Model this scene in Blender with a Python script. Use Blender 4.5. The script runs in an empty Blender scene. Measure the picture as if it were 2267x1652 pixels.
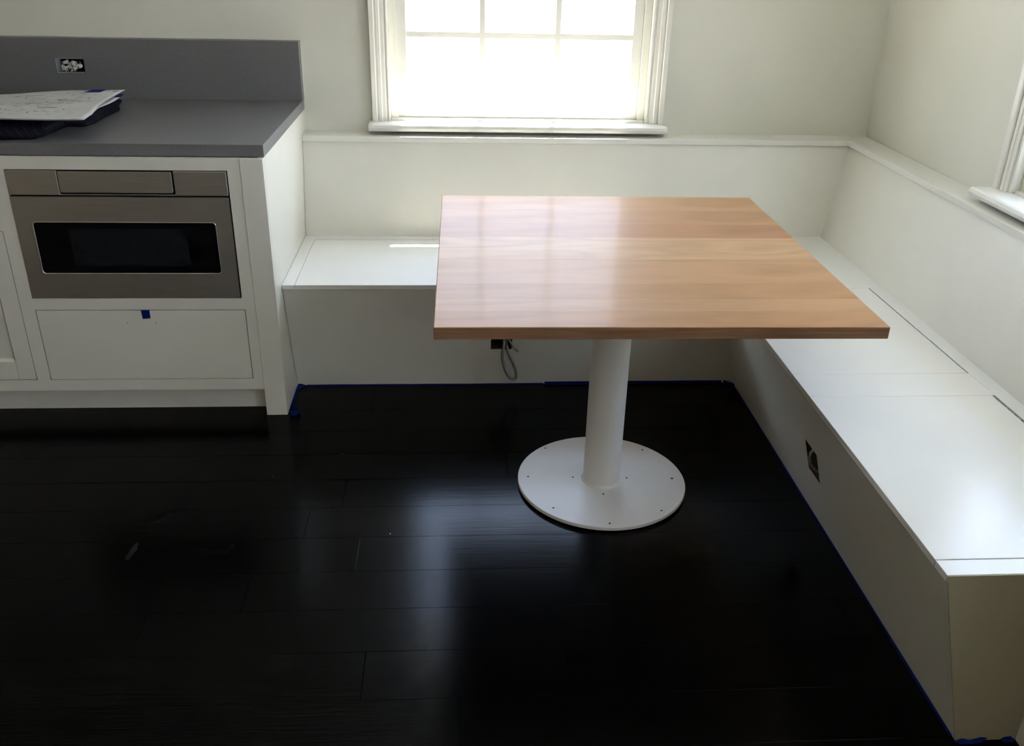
import bpy, bmesh, math, random
from mathutils import Vector, Matrix

# ------------------------------------------------------------------ camera
SC = bpy.context.scene
COL = SC.collection
yaw, pitch, roll = 0.06962, 0.45302, 0.02394
fw = Vector((math.sin(yaw)*math.cos(pitch), math.cos(yaw)*math.cos(pitch), -math.sin(pitch)))
rt = Vector((math.cos(yaw), -math.sin(yaw), 0)); up = rt.cross(fw)
rt2 = rt*math.cos(roll) + up*math.sin(roll); up2 = up*math.cos(roll) - rt*math.sin(roll)
cd = bpy.data.cameras.new('camera'); cam = bpy.data.objects.new('camera', cd); COL.objects.link(cam)
cam.matrix_world = Matrix(((rt2.x, up2.x, -fw.x, -1.75451), (rt2.y, up2.y, -fw.y, -3.80759), (rt2.z, up2.z, -fw.z, 1.57906), (0, 0, 0, 1)))
cd.sensor_fit = 'HORIZONTAL'; cd.sensor_width = 36; cd.lens = 1995.794/2267*36; cd.clip_start = .05
SC.camera = cam

# ------------------------------------------------------------------ sky, sun, exposure
SKY_STRENGTH = 3.2
SUN_STRENGTH = 30.0
SC.view_settings.view_transform = 'Standard'; SC.view_settings.look = 'None'
SC.view_settings.gamma = 1; SC.view_settings.use_curve_mapping = False
SC.view_settings.exposure = 1.61
w = bpy.data.worlds.new('sky'); SC.world = w; w.use_nodes = True
nt = w.node_tree; nt.nodes.clear()
n_out = nt.nodes.new('ShaderNodeOutputWorld'); n_bg = nt.nodes.new('ShaderNodeBackground')
n_tc = nt.nodes.new('ShaderNodeTexCoord'); n_sep = nt.nodes.new('ShaderNodeSeparateXYZ'); n_cr = nt.nodes.new('ShaderNodeValToRGB')
n_cr.color_ramp.elements[0].position = 0.0; n_cr.color_ramp.elements[0].color = (.815, .872, 1.0, 1)
n_cr.color_ramp.elements[1].position = 0.55; n_cr.color_ramp.elements[1].color = (.54, .70, 1.0, 1)
nt.links.new(n_tc.outputs['Generated'], n_sep.inputs[0]); nt.links.new(n_sep.outputs['Z'], n_cr.inputs[0])
nt.links.new(n_cr.outputs[0], n_bg.inputs[0]); 
n_dot = nt.nodes.new('ShaderNodeVectorMath'); n_dot.operation = 'DOT_PRODUCT'; n_dot.inputs[1].default_value = Vector((.17, 1, 1.77)).normalized()
n_nrm = nt.nodes.new('ShaderNodeVectorMath'); n_nrm.operation = 'NORMALIZE'
n_mx = nt.nodes.new('ShaderNodeMath'); n_mx.operation = 'MAXIMUM'; n_mx.inputs[1].default_value = 0
n_pw = nt.nodes.new('ShaderNodeMath'); n_pw.operation = 'POWER'; n_pw.inputs[1].default_value = 3.0
n_ma = nt.nodes.new('ShaderNodeMath'); n_ma.operation = 'MULTIPLY_ADD'; n_ma.inputs[1].default_value = SKY_STRENGTH*1.3; n_ma.inputs[2].default_value = SKY_STRENGTH*.76
nt.links.new(n_tc.outputs['Generated'], n_nrm.inputs[0]); nt.links.new(n_nrm.outputs[0], n_dot.inputs[0]); nt.links.new(n_dot.outputs['Value'], n_mx.inputs[0])
nt.links.new(n_mx.outputs[0], n_pw.inputs[0]); nt.links.new(n_pw.outputs[0], n_ma.inputs[0]); nt.links.new(n_ma.outputs[0], n_bg.inputs[1])
nt.links.new(n_bg.outputs[0], n_out.inputs[0])
sd = bpy.data.lights.new('sun', 'SUN'); sd.energy = SUN_STRENGTH; sd.angle = math.radians(.55); sd.color = (1, .96, .9)
sun = bpy.data.objects.new('sun', sd); COL.objects.link(sun)
sun.rotation_euler = Vector((-.17, -1, -1.77)).to_track_quat('-Z', 'Y').to_euler(); sun.location = (0, 6, 10)

# ------------------------------------------------------------------ materials
def mat(name, col, rough=.5, metal=0, spec=.5, coat=0, coat_rough=.1):
    m = bpy.data.materials.new(name); m.use_nodes = True
    b = m.node_tree.nodes['Principled BSDF']
    b.inputs['Base Color'].default_value = (*col, 1); b.inputs['Roughness'].default_value = rough
    b.inputs['Metallic'].default_value = metal; b.inputs['Specular IOR Level'].default_value = spec
    b.inputs['Coat Weight'].default_value = coat; b.inputs['Coat Roughness'].default_value = coat_rough
    return m
def N(m, t): return m.node_tree.nodes.new(t)
def L(m, a, b): m.node_tree.links.new(a, b)
def bsdf(m): return m.node_tree.nodes['Principled BSDF']
def noise_col(m, c1, c2, scale, detail=3, stretch=(1, 1, 1), lo=.35, hi=.65, rot=(0, 0, 0)):
    tc = N(m, 'ShaderNodeTexCoord'); mp = N(m, 'ShaderNodeMapping'); no = N(m, 'ShaderNodeTexNoise'); cr = N(m, 'ShaderNodeValToRGB')
    mp.inputs['Scale'].default_value = stretch; mp.inputs['Rotation'].default_value = rot
    no.inputs['Scale'].default_value = scale; no.inputs['Detail'].default_value = detail
    cr.color_ramp.elements[0].position = lo; cr.color_ramp.elements[1].position = hi
    cr.color_ramp.elements[0].color = (*c1, 1); cr.color_ramp.elements[1].color = (*c2, 1)
    L(m, tc.outputs['Object'], mp.inputs[0]); L(m, mp.outputs[0], no.inputs['Vector']); L(m, no.outputs[0], cr.inputs[0])
    L(m, cr.outputs[0], bsdf(m).inputs['Base Color']); return no, cr
def bump(m, src, strength, dist=.001):
    b = N(m, 'ShaderNodeBump'); b.inputs['Strength'].default_value = strength; b.inputs['Distance'].default_value = dist
    L(m, src, b.inputs['Height']); L(m, b.outputs[0], bsdf(m).inputs['Normal'])

M = {}
M['wall'] = mat('wall_paint', (.76, .765, .70), .75, spec=.3)
no, _ = noise_col(M['wall'], (.76, .755, .65), (.79, .785, .685), 3.0); 
M['tan_wall'] = mat('tan_bounce_paint', (.52, .41, .27), .8, spec=.2)  # tan picked for warm bounce light off the unseen walls
M['end_shade'] = mat('end_panel_shade_paint', (.38, .345, .235), .6, spec=.2)  # shade put into the colour: bench paint darkened for the end panel
M['ceiling'] = mat('ceiling_paint', (.8, .8, .77), .85, spec=.2)
M['paint'] = mat('cabinet_paint', (.80, .80, .735), .33)
no, _ = noise_col(M['paint'], (.80, .785, .69), (.825, .81, .715), 4.0)
M['seat'] = mat('seat_paint', (.83, .83, .79), .24)
no, _ = noise_col(M['seat'], (.835, .835, .795), (.855, .855, .815), 3.0)
M['trim'] = mat('trim_gloss_paint', (.82, .81, .735), .28)
M['stone'] = mat('grey_quartz', (.1, .1, .1), .33)
no, _ = noise_col(M['stone'], (.145, .147, .152), (.19, .192, .194), 160, 4, lo=.3, hi=.75)
M['steel'] = mat('brushed_steel', (.30, .29, .265), .42, metal=1)
no, cr = noise_col(M['steel'], (.55, .54, .51), (.60, .59, .56), 6, 4, (1, 1, 40))

M['steel_edge'] = mat('polished_edge', (.8, .78, .74), .35, metal=1)
M['black_glass'] = mat('black_glass', (.003, .003, .004), .08, spec=.35)
M['screen_glass'] = mat('oven_screen', (.010, .012, .014), .14, spec=.5)
M['gap'] = mat('dark_gap', (.004, .004, .004), .8, spec=.1)
M['enamel'] = mat('white_enamel', (.80, .79, .75), .38)
M['hole'] = mat('screw_dark', (.012, .012, .014), .5)
M['raw'] = mat('raw_brown_board', (.10, .072, .05), .8, spec=.2)
M['hinge'] = mat('hinge_metal', (.35, .34, .30), .35, metal=1)
M['cable'] = mat('cable_armour', (.34, .33, .31), .35, metal=.9)
M['wire_white'] = mat('wire_white', (.7, .7, .7), .5)
M['box_metal'] = mat('galvanised_box', (.42, .45, .46), .5, metal=.3)
M['paper_wad'] = mat('masking_wad', (.62, .62, .56), .8)
M['tape'] = mat('blue_masking_tape', (.003, .012, .135), .7, spec=.12)
M['tape_light'] = mat('light_blue_tape', (.08, .2, .36), .5)
M['ink'] = mat('print_ink', (.12, .12, .12), .8)
M['ink_light'] = mat('print_ink_grey', (.36, .37, .37), .8)
M['paper'] = mat('paper', (.66, .67, .67), .8, spec=.2)
no, _ = noise_col(M['paper'], (.60, .61, .61), (.70, .71, .71), 7)
M['crumb'] = mat('plaster_crumb', (.6, .6, .58), .8)
M['soffit'] = mat('soffit_paint', (.6, .6, .58), .8)
M['ground'] = mat('pale_paving', (.3, .3, .29), .9)
M['scuff'] = mat('scuff', (.008, .008, .0085), .7, spec=.15)
M['joint_light'] = mat('joint_highlight_grey', (.022, .02, .019), .7)  # lighter grey for the painted highlight on a floor joint

# floor boards
def floor_mat():
    m = mat('black_stained_oak', (.004, .004, .004), .24, spec=.085)
    b = bsdf(m); tc = N(m, 'ShaderNodeTexCoord'); mp = N(m, 'ShaderNodeMapping'); mp.inputs['Scale'].default_value = (1.6, 28, 28)
    oi = N(m, 'ShaderNodeObjectInfo'); add = N(m, 'ShaderNodeVectorMath'); add.operation = 'ADD'
    mul = N(m, 'ShaderNodeMath'); mul.operation = 'MULTIPLY'; mul.inputs[1].default_value = 40
    L(m, oi.outputs['Random'], mul.inputs[0]); L(m, tc.outputs['Object'], add.inputs[0]); L(m, mul.outputs[0], add.inputs[1])
    L(m, add.outputs[0], mp.inputs[0])
    n1 = N(m, 'ShaderNodeTexNoise'); n1.inputs['Scale'].default_value = 4; n1.inputs['Detail'].default_value = 6; n1.inputs['Distortion'].default_value = .6
    L(m, mp.outputs[0], n1.inputs['Vector'])
    cr = N(m, 'ShaderNodeValToRGB'); cr.color_ramp.elements[0].position = .35; cr.color_ramp.elements[1].position = .7
    cr.color_ramp.elements[0].color = (.0004, .0004, .0005, 1); cr.color_ramp.elements[1].color = (.001, .00095, .00095, 1)
    L(m, n1.outputs[0], cr.inputs[0]); L(m, cr.outputs[0], b.inputs['Base Color'])
    mr = N(m, 'ShaderNodeMapRange'); mr.inputs['To Min'].default_value = .165; mr.inputs['To Max'].default_value = .225
    L(m, n1.outputs[0], mr.inputs[0]); L(m, mr.outputs[0], b.inputs['Roughness'])
    bump(m, n1.outputs[0], .14, .0010)
    return m
M['floor'] = floor_mat()
M['under'] = mat('subfloor', (.002, .002, .002), .9, spec=.1)

def wood_mat(name, c_dark, c_mid, c_light, ring=9.0):
    m = mat(name, c_mid, .45, spec=.08, coat=.085, coat_rough=.12)
    b = bsdf(m); tc = N(m, 'ShaderNodeTexCoord')
    mp = N(m, 'ShaderNodeMapping'); mp.inputs['Scale'].default_value = (.8, 4.2, 4.2)
    L(m, tc.outputs['Object'], mp.inputs[0])
    n1 = N(m, 'ShaderNodeTexNoise'); n1.inputs['Scale'].default_value = 1.7; n1.inputs['Detail'].default_value = 1.5; n1.inputs['Distortion'].default_value = .5
    L(m, mp.outputs[0], n1.inputs['Vector'])
    mu = N(m, 'ShaderNodeMath'); mu.operation = 'MULTIPLY'; mu.inputs[1].default_value = ring
    fr = N(m, 'ShaderNodeMath'); fr.operation = 'PINGPONG'; fr.inputs[1].default_value = 1.0
    L(m, n1.outputs[0], mu.inputs[0]); L(m, mu.outputs[0], fr.inputs[0])
    mp2 = N(m, 'ShaderNodeMapping'); mp2.inputs['Scale'].default_value = (3.5, 70, 70); L(m, tc.outputs['Object'], mp2.inputs[0])
    n2 = N(m, 'ShaderNodeTexNoise'); n2.inputs['Scale'].default_value = 3; n2.inputs['Detail'].default_value = 5; L(m, mp2.outputs[0], n2.inputs['Vector'])
    mx = N(m, 'ShaderNodeMix'); mx.data_type = 'FLOAT'; mx.inputs[0].default_value = .55
    L(m, fr.outputs[0], mx.inputs[2]); L(m, n2.outputs[0], mx.inputs[3])
    cr = N(m, 'ShaderNodeValToRGB'); e = cr.color_ramp.elements
    e[0].position = .12; e[0].color = (*c_dark, 1); e[1].position = .85; e[1].color = (*c_light, 1)
    k = e.new(.45); k.color = (*c_mid, 1)
    L(m, mx.outputs[0], cr.inputs[0]); L(m, cr.outputs[0], b.inputs['Base Color'])
    bump(m, n2.outputs[0], .05, .0005)
    return m
def wtone(r, g, b, k=1.0): return tuple(min(1, c*k*q) for c, q in ((r, .92), (g, .86), (b, .84)))
WOOD = [wood_mat('cherry_board_%s' % n, wtone(*c, .84), wtone(*c), wtone(*c, 1.11), rg) for n, c, rg in (
    ('tan', (.50, .315, .175), 5), ('rose', (.48, .295, .165), 5), ('brown', (.445, .26, .145), 6), ('pale', (.55, .37, .21), 12),
    ('honey', (.50, .315, .17), 6), ('amber', (.465, .285, .15), 7), ('light', (.53, .335, .185), 4), ('warm', (.475, .285, .15), 8))]

M['edge_shade'] = mat('shaded_board_edge', (.27, .14, .07), .5, spec=.2)  # shade put into the colour: board sides darker than their tops
no, _ = noise_col(M['edge_shade'], (.20, .10, .05), (.29, .16, .085), 5, 4, (1, 12, 30))
def glass_mat():
    m = bpy.data.materials.new('window_glass'); m.use_nodes = True; n = m.node_tree.nodes; n.clear()
    o = n.new('ShaderNodeOutputMaterial'); mx = n.new('ShaderNodeMixShader'); t = n.new('ShaderNodeBsdfTransparent'); g = n.new('ShaderNodeBsdfGlossy'); lw = n.new('ShaderNodeLayerWeight'); lw.inputs[0].default_value = .5
    pw = n.new('ShaderNodeMath'); pw.operation = 'POWER'; pw.inputs[1].default_value = 5; f = n.new('ShaderNodeMath'); f.operation = 'MULTIPLY_ADD'; f.inputs[1].default_value = .9; f.inputs[2].default_value = .025
    L(m, lw.outputs['Facing'], pw.inputs[0]); L(m, pw.outputs[0], f.inputs[0])
    g.inputs['Roughness'].default_value = .02; t.inputs[0].default_value = (.97, .97, .97, 1)
    L(m, f.outputs[0], mx.inputs[0]); L(m, t.outputs[0], mx.inputs[1]); L(m, g.outputs[0], mx.inputs[2]); L(m, mx.outputs[0], o.inputs[0])
    return m
M['glass'] = glass_mat()

def cloth_mat():
    m = mat('navy_pinstripe', (.0022, .0026, .008), .85, spec=.2)
    tc = N(m, 'ShaderNodeTexCoord'); mp = N(m, 'ShaderNodeMapping'); mp.inputs['Rotation'].default_value = (0, 0.0, 0)
    sx = N(m, 'ShaderNodeSeparateXYZ'); mu = N(m, 'ShaderNodeMath'); mu.operation = 'MULTIPLY'; mu.inputs[1].default_value = 46
    fr = N(m, 'ShaderNodeMath'); fr.operation = 'FRACT'; lt = N(m, 'ShaderNodeMath'); lt.operation = 'LESS_THAN'; lt.inputs[1].default_value = .045
    ad = N(m, 'ShaderNodeMath'); ad.operation = 'MULTIPLY_ADD'; ad.inputs[1].default_value = -.55
    L(m, tc.outputs['Object'], mp.inputs[0]); L(m, mp.outputs[0], sx.inputs[0])
    L(m, sx.outputs['Z'], ad.inputs[0]); L(m, sx.outputs['X'], ad.inputs[2])
    ad.inputs[1].default_value = .7
    L(m, ad.outputs[0], mu.inputs[0]); L(m, mu.outputs[0], fr.inputs[0]); L(m, fr.outputs[0], lt.inputs[0])
    mx = N(m, 'ShaderNodeMix'); mx.data_type = 'RGBA'; mx.inputs[6].default_value = (.0022, .0026, .008, 1); mx.inputs[7].default_value = (.06, .055, .065, 1)
    L(m, lt.outputs[0], mx.inputs[0]); L(m, mx.outputs[2], bsdf(m).inputs['Base Color'])
    return m
M['cloth'] = cloth_mat()
M['cloth_plain'] = mat('navy_lining', (.0024, .0028, .0085), .8, spec=.2)

# ------------------------------------------------------------------ builders
WLOC = {}
def link(o, parent):
    COL.objects.link(o)
    if parent is not None: o.parent = parent
def mk(name, verts, faces, m, parent=None, bev=0, smooth=False, seg=2, mats=None):
    xs = [v[0] for v in verts]; ys = [v[1] for v in verts]; zs = [v[2] for v in verts]
    org = Vector(((min(xs)+max(xs))/2, (min(ys)+max(ys))/2, min(zs)))
    me = bpy.data.meshes.new(name)
    me.from_pydata([tuple(Vector(v)-org) for v in verts], [], faces)
    bm = bmesh.new(); bm.from_mesh(me); bmesh.ops.recalc_face_normals(bm, faces=bm.faces)
    if bev:
        es = [e for e in bm.edges if len(e.link_faces) == 2 and e.calc_face_angle(0) > .6]
        bmesh.ops.bevel(bm, geom=es, offset=bev, segments=seg, profile=.5, affect='EDGES', clamp_overlap=True)
    for f in bm.faces: f.smooth = smooth
    bm.to_mesh(me); bm.free()
    me.materials.append(M[m] if isinstance(m, str) else m)
    o = bpy.data.objects.new(name, me); link(o, parent)
    base = WLOC.get(parent.name, Vector()) if parent else Vector()
    o.location = org - base; WLOC[o.name] = org
    return o
def empty(name, loc, rz=0, parent=None):
    o = bpy.data.objects.new(name, None); o.empty_display_size = .1; link(o, parent)
    base = WLOC.get(parent.name, Vector()) if parent else Vector()
    o.location = Vector(loc) - base; o.rotation_euler.z = rz; WLOC[o.name] = Vector(loc); return o
def tag(o, label=None, cat=None, group=None, kind=None):
    if label: o['label'] = label
    if cat: o['category'] = cat
    if group: o['group'] = group
    if kind: o['kind'] = kind
    return o
BF = [(0, 3, 2, 1), (4, 5, 6, 7), (0, 1, 5, 4), (1, 2, 6, 5), (2, 3, 7, 6), (3, 0, 4, 7)]
def bv(x0, x1, y0, y1, z0, z1): return [(x0, y0, z0), (x1, y0, z0), (x1, y1, z0), (x0, y1, z0), (x0, y0, z1), (x1, y0, z1), (x1, y1, z1), (x0, y1, z1)]
def box(name, x0, x1, y0, y1, z0, z1, m, parent=None, bev=.0008, seg=1):
    return mk(name, bv(x0, x1, y0, y1, z0, z1), BF, m, parent, bev, False, seg)
def boxes(name, lst, m, parent=None, bev=.0008):
    V = []; F = []
    for b in lst:
        k = len(V); V += bv(*b); F += [tuple(i+k for i in f) for f in BF]
    return mk(name, V, F, m, parent, bev, False, 1)
def holed(name, P, s0, s1, t0, t1, hole, th, m, parent=None, bev=0):
    """a panel over (s,t) with one rectangular hole; P(s,t,depth) -> point."""
    hs0, hs1, ht0, ht1 = hole
    S = [s0, hs0, hs1, s1]; T = [t0, ht0, ht1, t1]; V = []; F = []
    for d in (0, th):
        for t in T:
            for s in S: V.append(P(s, t, d))
    I = lambda i, j, d: d*16 + j*4 + i
    for j in range(3):
        for i in range(3):
            if i == 1 and j == 1: continue
            for d in (0, 1): F.append((I(i, j, d), I(i+1, j, d), I(i+1, j+1, d), I(i, j+1, d)))
    for i in range(3):
        F.append((I(i, 0, 0), I(i+1, 0, 0), I(i+1, 0, 1), I(i, 0, 1))); F.append((I(i, 3, 0), I(i+1, 3, 0), I(i+1, 3, 1), I(i, 3, 1)))
        F.append((I(0, i, 0), I(0, i+1, 0), I(0, i+1, 1), I(0, i, 1))); F.append((I(3, i, 0), I(3, i+1, 0), I(3, i+1, 1), I(3, i, 1)))
    F.append((I(1, 1, 0), I(2, 1, 0), I(2, 1, 1), I(1, 1, 1))); F.append((I(1, 2, 0), I(2, 2, 0), I(2, 2, 1), I(1, 2, 1)))
    F.append((I(1, 1, 0), I(1, 2, 0), I(1, 2, 1), I(1, 1, 1))); F.append((I(2, 1, 0), I(2, 2, 0), I(2, 2, 1), I(2, 1, 1)))
    return mk(name, V, F, m, parent, bev)
def lathe(name, prof, c, m, parent=None, n=64, cap=True):
    V = []; F = []
    for r, z in prof:
        for i in range(n):
            a = 2*math.pi*i/n; V.append((c[0]+r*math.cos(a), c[1]+r*math.sin(a), c[2]+z))
    for j in range(len(prof)-1):
        for i in range(n):
            k = (i+1) % n; F.append((j*n+i, j*n+k, (j+1)*n+k, (j+1)*n+i))
    if cap: F.append(tuple(range(n))); F.append(tuple(range((len(prof)-1)*n, len(prof)*n)))
    o = mk(name, V, F, m, parent, smooth=True)
    for p in o.data.polygons: p.use_smooth = len(p.vertices) == 4
    mod_sharp(o); return o
def mod_sharp(o, ang=35):
    me = o.data; bm = bmesh.new(); bm.from_mesh(me)
    for e in bm.edges:
        if len(e.link_faces) == 2 and e.calc_face_angle(0) > math.radians(ang): e.smooth = False
    bm.to_mesh(me); bm.free()
def catmull(pts, k=8):
    P = [Vector(p) for p in pts]; P = [P[0]*2-P[1]] + P + [P[-1]*2-P[-2]]; out = []
    for i in range(1, len(P)-2):
        for j in range(k):
            t = j/k; a, b, c, d = P[i-1], P[i], P[i+1], P[i+2]
            out.append(.5*((2*b)+(c-a)*t+(2*a-5*b+4*c-d)*t*t+(-a+3*b-3*c+d)*t**3))
    out.append(P[-2]); return out
def resample(path, step):
    out = [path[0]]; acc = 0
    for a, b in zip(path, path[1:]):
        d = (b-a).length; 
        while acc + d >= step:
            t = (step-acc)/d; a = a + (b-a)*t; out.append(a.copy()); d = (b-a).length; acc = 0
            if d < 1e-9: break
        acc += d
    return out
def tube(name, path, rf, m, parent=None, n=10):
    V = []; F = []; prev = None
    for i, p in enumerate(path):
        t = (path[min(i+1, len(path)-1)] - path[max(i-1, 0)]).normalized()
        if prev is None: a = t.orthogonal().normalized()
        else: a = (prev - t*prev.dot(t)).normalized()
        prev = a; b = t.cross(a); r = rf(i)
        for k in range(n):
            an = 2*math.pi*k/n; V.append(tuple(p + (a*math.cos(an) + b*math.sin(an))*r))
    for i in range(len(path)-1):
        for k in range(n):
            q = (k+1) % n; F.append((i*n+k, i*n+q, (i+1)*n+q, (i+1)*n+k))
    F.append(tuple(range(n))); F.append(tuple(range((len(path)-1)*n, len(path)*n)))
    return mk(name, V, F, m, parent, smooth=True)

# ------------------------------------------------------------------ room shell
XL, YF, ZC_ = -4.7, -7.2, 2.55
WIN_A = .5265; WZ0, WZ1 = .879, 2.20
XW1, YW2 = -1.486, -1.638
Pb = lambda s, t, d: (s, d, t)
wb = tag(holed('wall_back', Pb, XL, 0, 0, ZC_, (XW1-WIN_A, XW1+WIN_A, WZ0, WZ1), .16, 'wall'), 'cream painted back wall with the bright window', kind='structure')
Pr = lambda s, t, d: (d, s, t)
YW3, YW4, YW5 = -3.95, -5.15, -6.35
wr = tag(holed('wall_right', Pr, -3.0, .16, 0, ZC_, (YW2-WIN_A, YW2+WIN_A, WZ0, WZ1), .16, 'wall'), 'cream painted right wall above the long bench', kind='structure')
holed('wall_section', Pr, -4.55, -3.0, 0, ZC_, (YW3-WIN_A, YW3+WIN_A, WZ0, WZ1), .16, 'wall', wr)
holed('wall_section', Pr, YF, -5.75, 0, ZC_, (YW5-WIN_A, YW5+WIN_A, WZ0, WZ1), .16, 'wall', wr)
holed('wall_section', Pr, -5.75, -4.55, 0, ZC_, (YW4-WIN_A, YW4+WIN_A, WZ0, WZ1), .16, 'wall', wr)
tag(box('wall_left', XL-.16, XL, YF, .16, 0, ZC_, 'tan_wall'), 'left wall of the kitchen', kind='structure')
tag(box('wall_front', XL-.16, .16, YF-.16, YF, 0, ZC_, 'tan_wall'), 'wall behind the camera', kind='structure')
tag(box('ceiling', XL-.16, .16, YF-.16, .16, ZC_, ZC_+.12, 'ceiling'), 'ceiling', kind='structure')
fl = tag(box('floor', XL, 0, YF, 0, -.06, -.014, 'under'), 'near-black stained oak board floor', kind='structure')
random.seed(4)
y = 0.0; row = 0; PW = .155
y = -1.805 + PW*12   # a seam lies at y = -1.805
edges = []
while y > YF-.01: edges.append(y); y -= PW
for yy in edges:
    y1 = min(yy, 0); y0 = max(yy-PW, YF)
    if y1-y0 < .02: continue
    x = XL - random.random()*1.2
    cuts = []
    if abs(yy-PW+1.805) < .01: cuts = [XL, -3.9, -2.032, -.45, 0]
    else:
        cuts = [XL]; x = XL + .3 + random.random()*1.3
        while x < -.3: cuts.append(x); x += 1.1 + random.random()*1.1
        cuts.append(0)
    for a, b in zip(cuts, cuts[1:]):
        box('floor_board', a+.0004, b-.0004, y0+.0004, y1-.0004, -.014, 0, 'floor', fl, .0003)
# wall return at the bench end (right edge of the picture)
tag(box('trim_1', -.525, 0, -2.9, -2.4385, 0, ZC_, 'paint', None, .002), 'painted wall return at the near end of the right bench', kind='structure')

# outside
tag(box('ground', -30, 30, -30, 30, -.5, -.35, 'ground'), 'pale paving outside the windows', kind='structure')
tag(boxes('roof_eave', [(-8, .9, 0.161, .774, 2.50, 2.58), (.161, .9, -3.0, .161, 2.50, 2.58)], 'soffit'), 'roof eave outside', kind='structure')  # unseen arm over the right wall added to block sun there

# ------------------------------------------------------------------ windows
def make_window(name, MAP, label):
    """MAP(a, d, z): a along the wall (left to right), d towards the room."""
    root = tag(empty(name, MAP(0, 0, WZ0)), label, kind='structure')
    # casing: moulded profile (u outward from the opening, d proud of the wall)
    prof = [(0, 0), (0, .012), (.006, .014), (.010, .010), (.014, .010), (.017, .0155), (.030, .017), (.033, .0205), (.044, .0215), (.047, .0185), (.051, .0185), (.0535, .030), (.0705, .032), (.0705, 0)]
    V = []; F = []; n = len(prof); zt = WZ1
    A0, Z0 = WIN_A, .881
    for u, d in prof: V.append(MAP(-A0-u, d, Z0))
    for u, d in prof: V.append(MAP(-A0-u, d, zt+u))
    for u, d in prof: V.append(MAP(A0+u, d, zt+u))
    for u, d in prof: V.append(MAP(A0+u, d, Z0))
    for s in range(3):
        for i in range(n-1): F.append((s*n+i, s*n+i+1, (s+1)*n+i+1, (s+1)*n+i))
    F.append(tuple(range(n))); F.append(tuple(range(3*n, 4*n)))
    mk('casing', V, F, 'trim', root)
    # stool with a rounded nose
    nose = [(-.13, .852), (.088, .852), (.096, .855), (.100, .8665), (.096, .877), (.088, .8805), (-.13, .8805)]
    V = []; F = []; n = len(nose)
    for a in (-.611, .605):
        for d, z in nose: V.append(MAP(a, d if d > 0 else 0.0, z))
    F = [tuple(range(n)), tuple(range(n, 2*n))] + [(i, (i+1) % n, n+(i+1) % n, n+i) for i in range(n)]
    mk('stool', V, F, 'trim', root, .0008)
    def wbx(nm, lst, m, par, bev=.001):
        V = []; F = []
        for (a0, a1, d0, d1, z0, z1) in lst:
            k = len(V)
            V += [MAP(*p) for p in bv(a0, a1, d0, d1, z0, z1)]; F += [tuple(i+k for i in f) for f in BF]
        return mk(nm, V, F, m, par, bev, False, 1)
    wbx('sill', [(-WIN_A+.001, WIN_A-.001, -.158, -.0005, .8795, .889)], 'trim', root)
    SA = .4965
    wbx('jamb', [(-WIN_A+.0005, -SA, -.15, -.018, .889, WZ1-.001), (SA, WIN_A-.0005, -.15, -.018, .889, WZ1-.001), (-SA, SA, -.15, -.018, WZ1-.03, WZ1-.001)], 'trim', root)
    for (sname, d0, d1, z0, z1, hz) in (('lower_sash', -.066, -.03, .8905, 1.548, 1.2115), ('upper_sash', -.106, -.070, 1.51, 2.168, 1.858)):
        GA = .457; bot = .045; top = .038
        sh = wbx(sname, [(-SA+.001, -GA, d0, d1, z0, z1), (GA, SA-.001, d0, d1, z0, z1), (-GA, GA, d0, d1, z0, z0+bot), (-GA, GA, d0, d1, z1-top, z1)], 'trim', root)
        for c in (-.1525, .1525): wbx('muntin', [(c-.0105, c+.0105, d0+.004, d1-.003, z0+bot, z1-top)], 'trim', sh)
        wbx('muntin', [(-GA, GA, d0+.0045, d1-.0035, hz-.0105, hz+.0105)], 'trim', sh)
        cs = [-GA, -.142-.021, -.142, .142, .142+.021, GA]
        for (a0, a1) in ((-GA+.0005, -.1635), (-.1415, .1415), (.1635, GA-.0005)):
            for (q0, q1) in ((z0+bot+.0005, hz-.011), (hz+.011, z1-top-.0005)):
                wbx('pane', [(a0, a1, d0+.016, d0+.019, q0, q1)], 'glass', sh, 0)
    return root
make_window('window_1', lambda a, d, z: (XW1+a, -d, z), 'white double hung window over the short bench')
make_window('fill_window_1', lambda a, d, z: (-d, YW3-a, z), 'added white double hung window in the right wall beside the camera, unseen, for fill light')  # this and the next two: unseen windows added for fill light
make_window('fill_window_3', lambda a, d, z: (-d, YW5-a, z), 'added unseen white double hung window for fill light in the right wall, farthest behind the camera')
make_window('fill_window_2', lambda a, d, z: (-d, YW4-a, z), 'added unseen white double hung window for fill light in the right wall, middle of the rear three')
make_window('window_2', lambda a, d, z: (-d, YW2-a, z), 'white double hung window over the long right bench')

# ------------------------------------------------------------------ corner bench
XC = -2.3605; ZS = .457; TS = .0165; DS = .795; DR = .786; RK = .122; YE = -2.434; ZL = .838
bench = tag(empty('corner_bench', (-1.2, -.5, 0)), 'white built-in L-shaped corner bench with hinged seat lids under both windows', 'bench')
zt = ZS-TS
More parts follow.
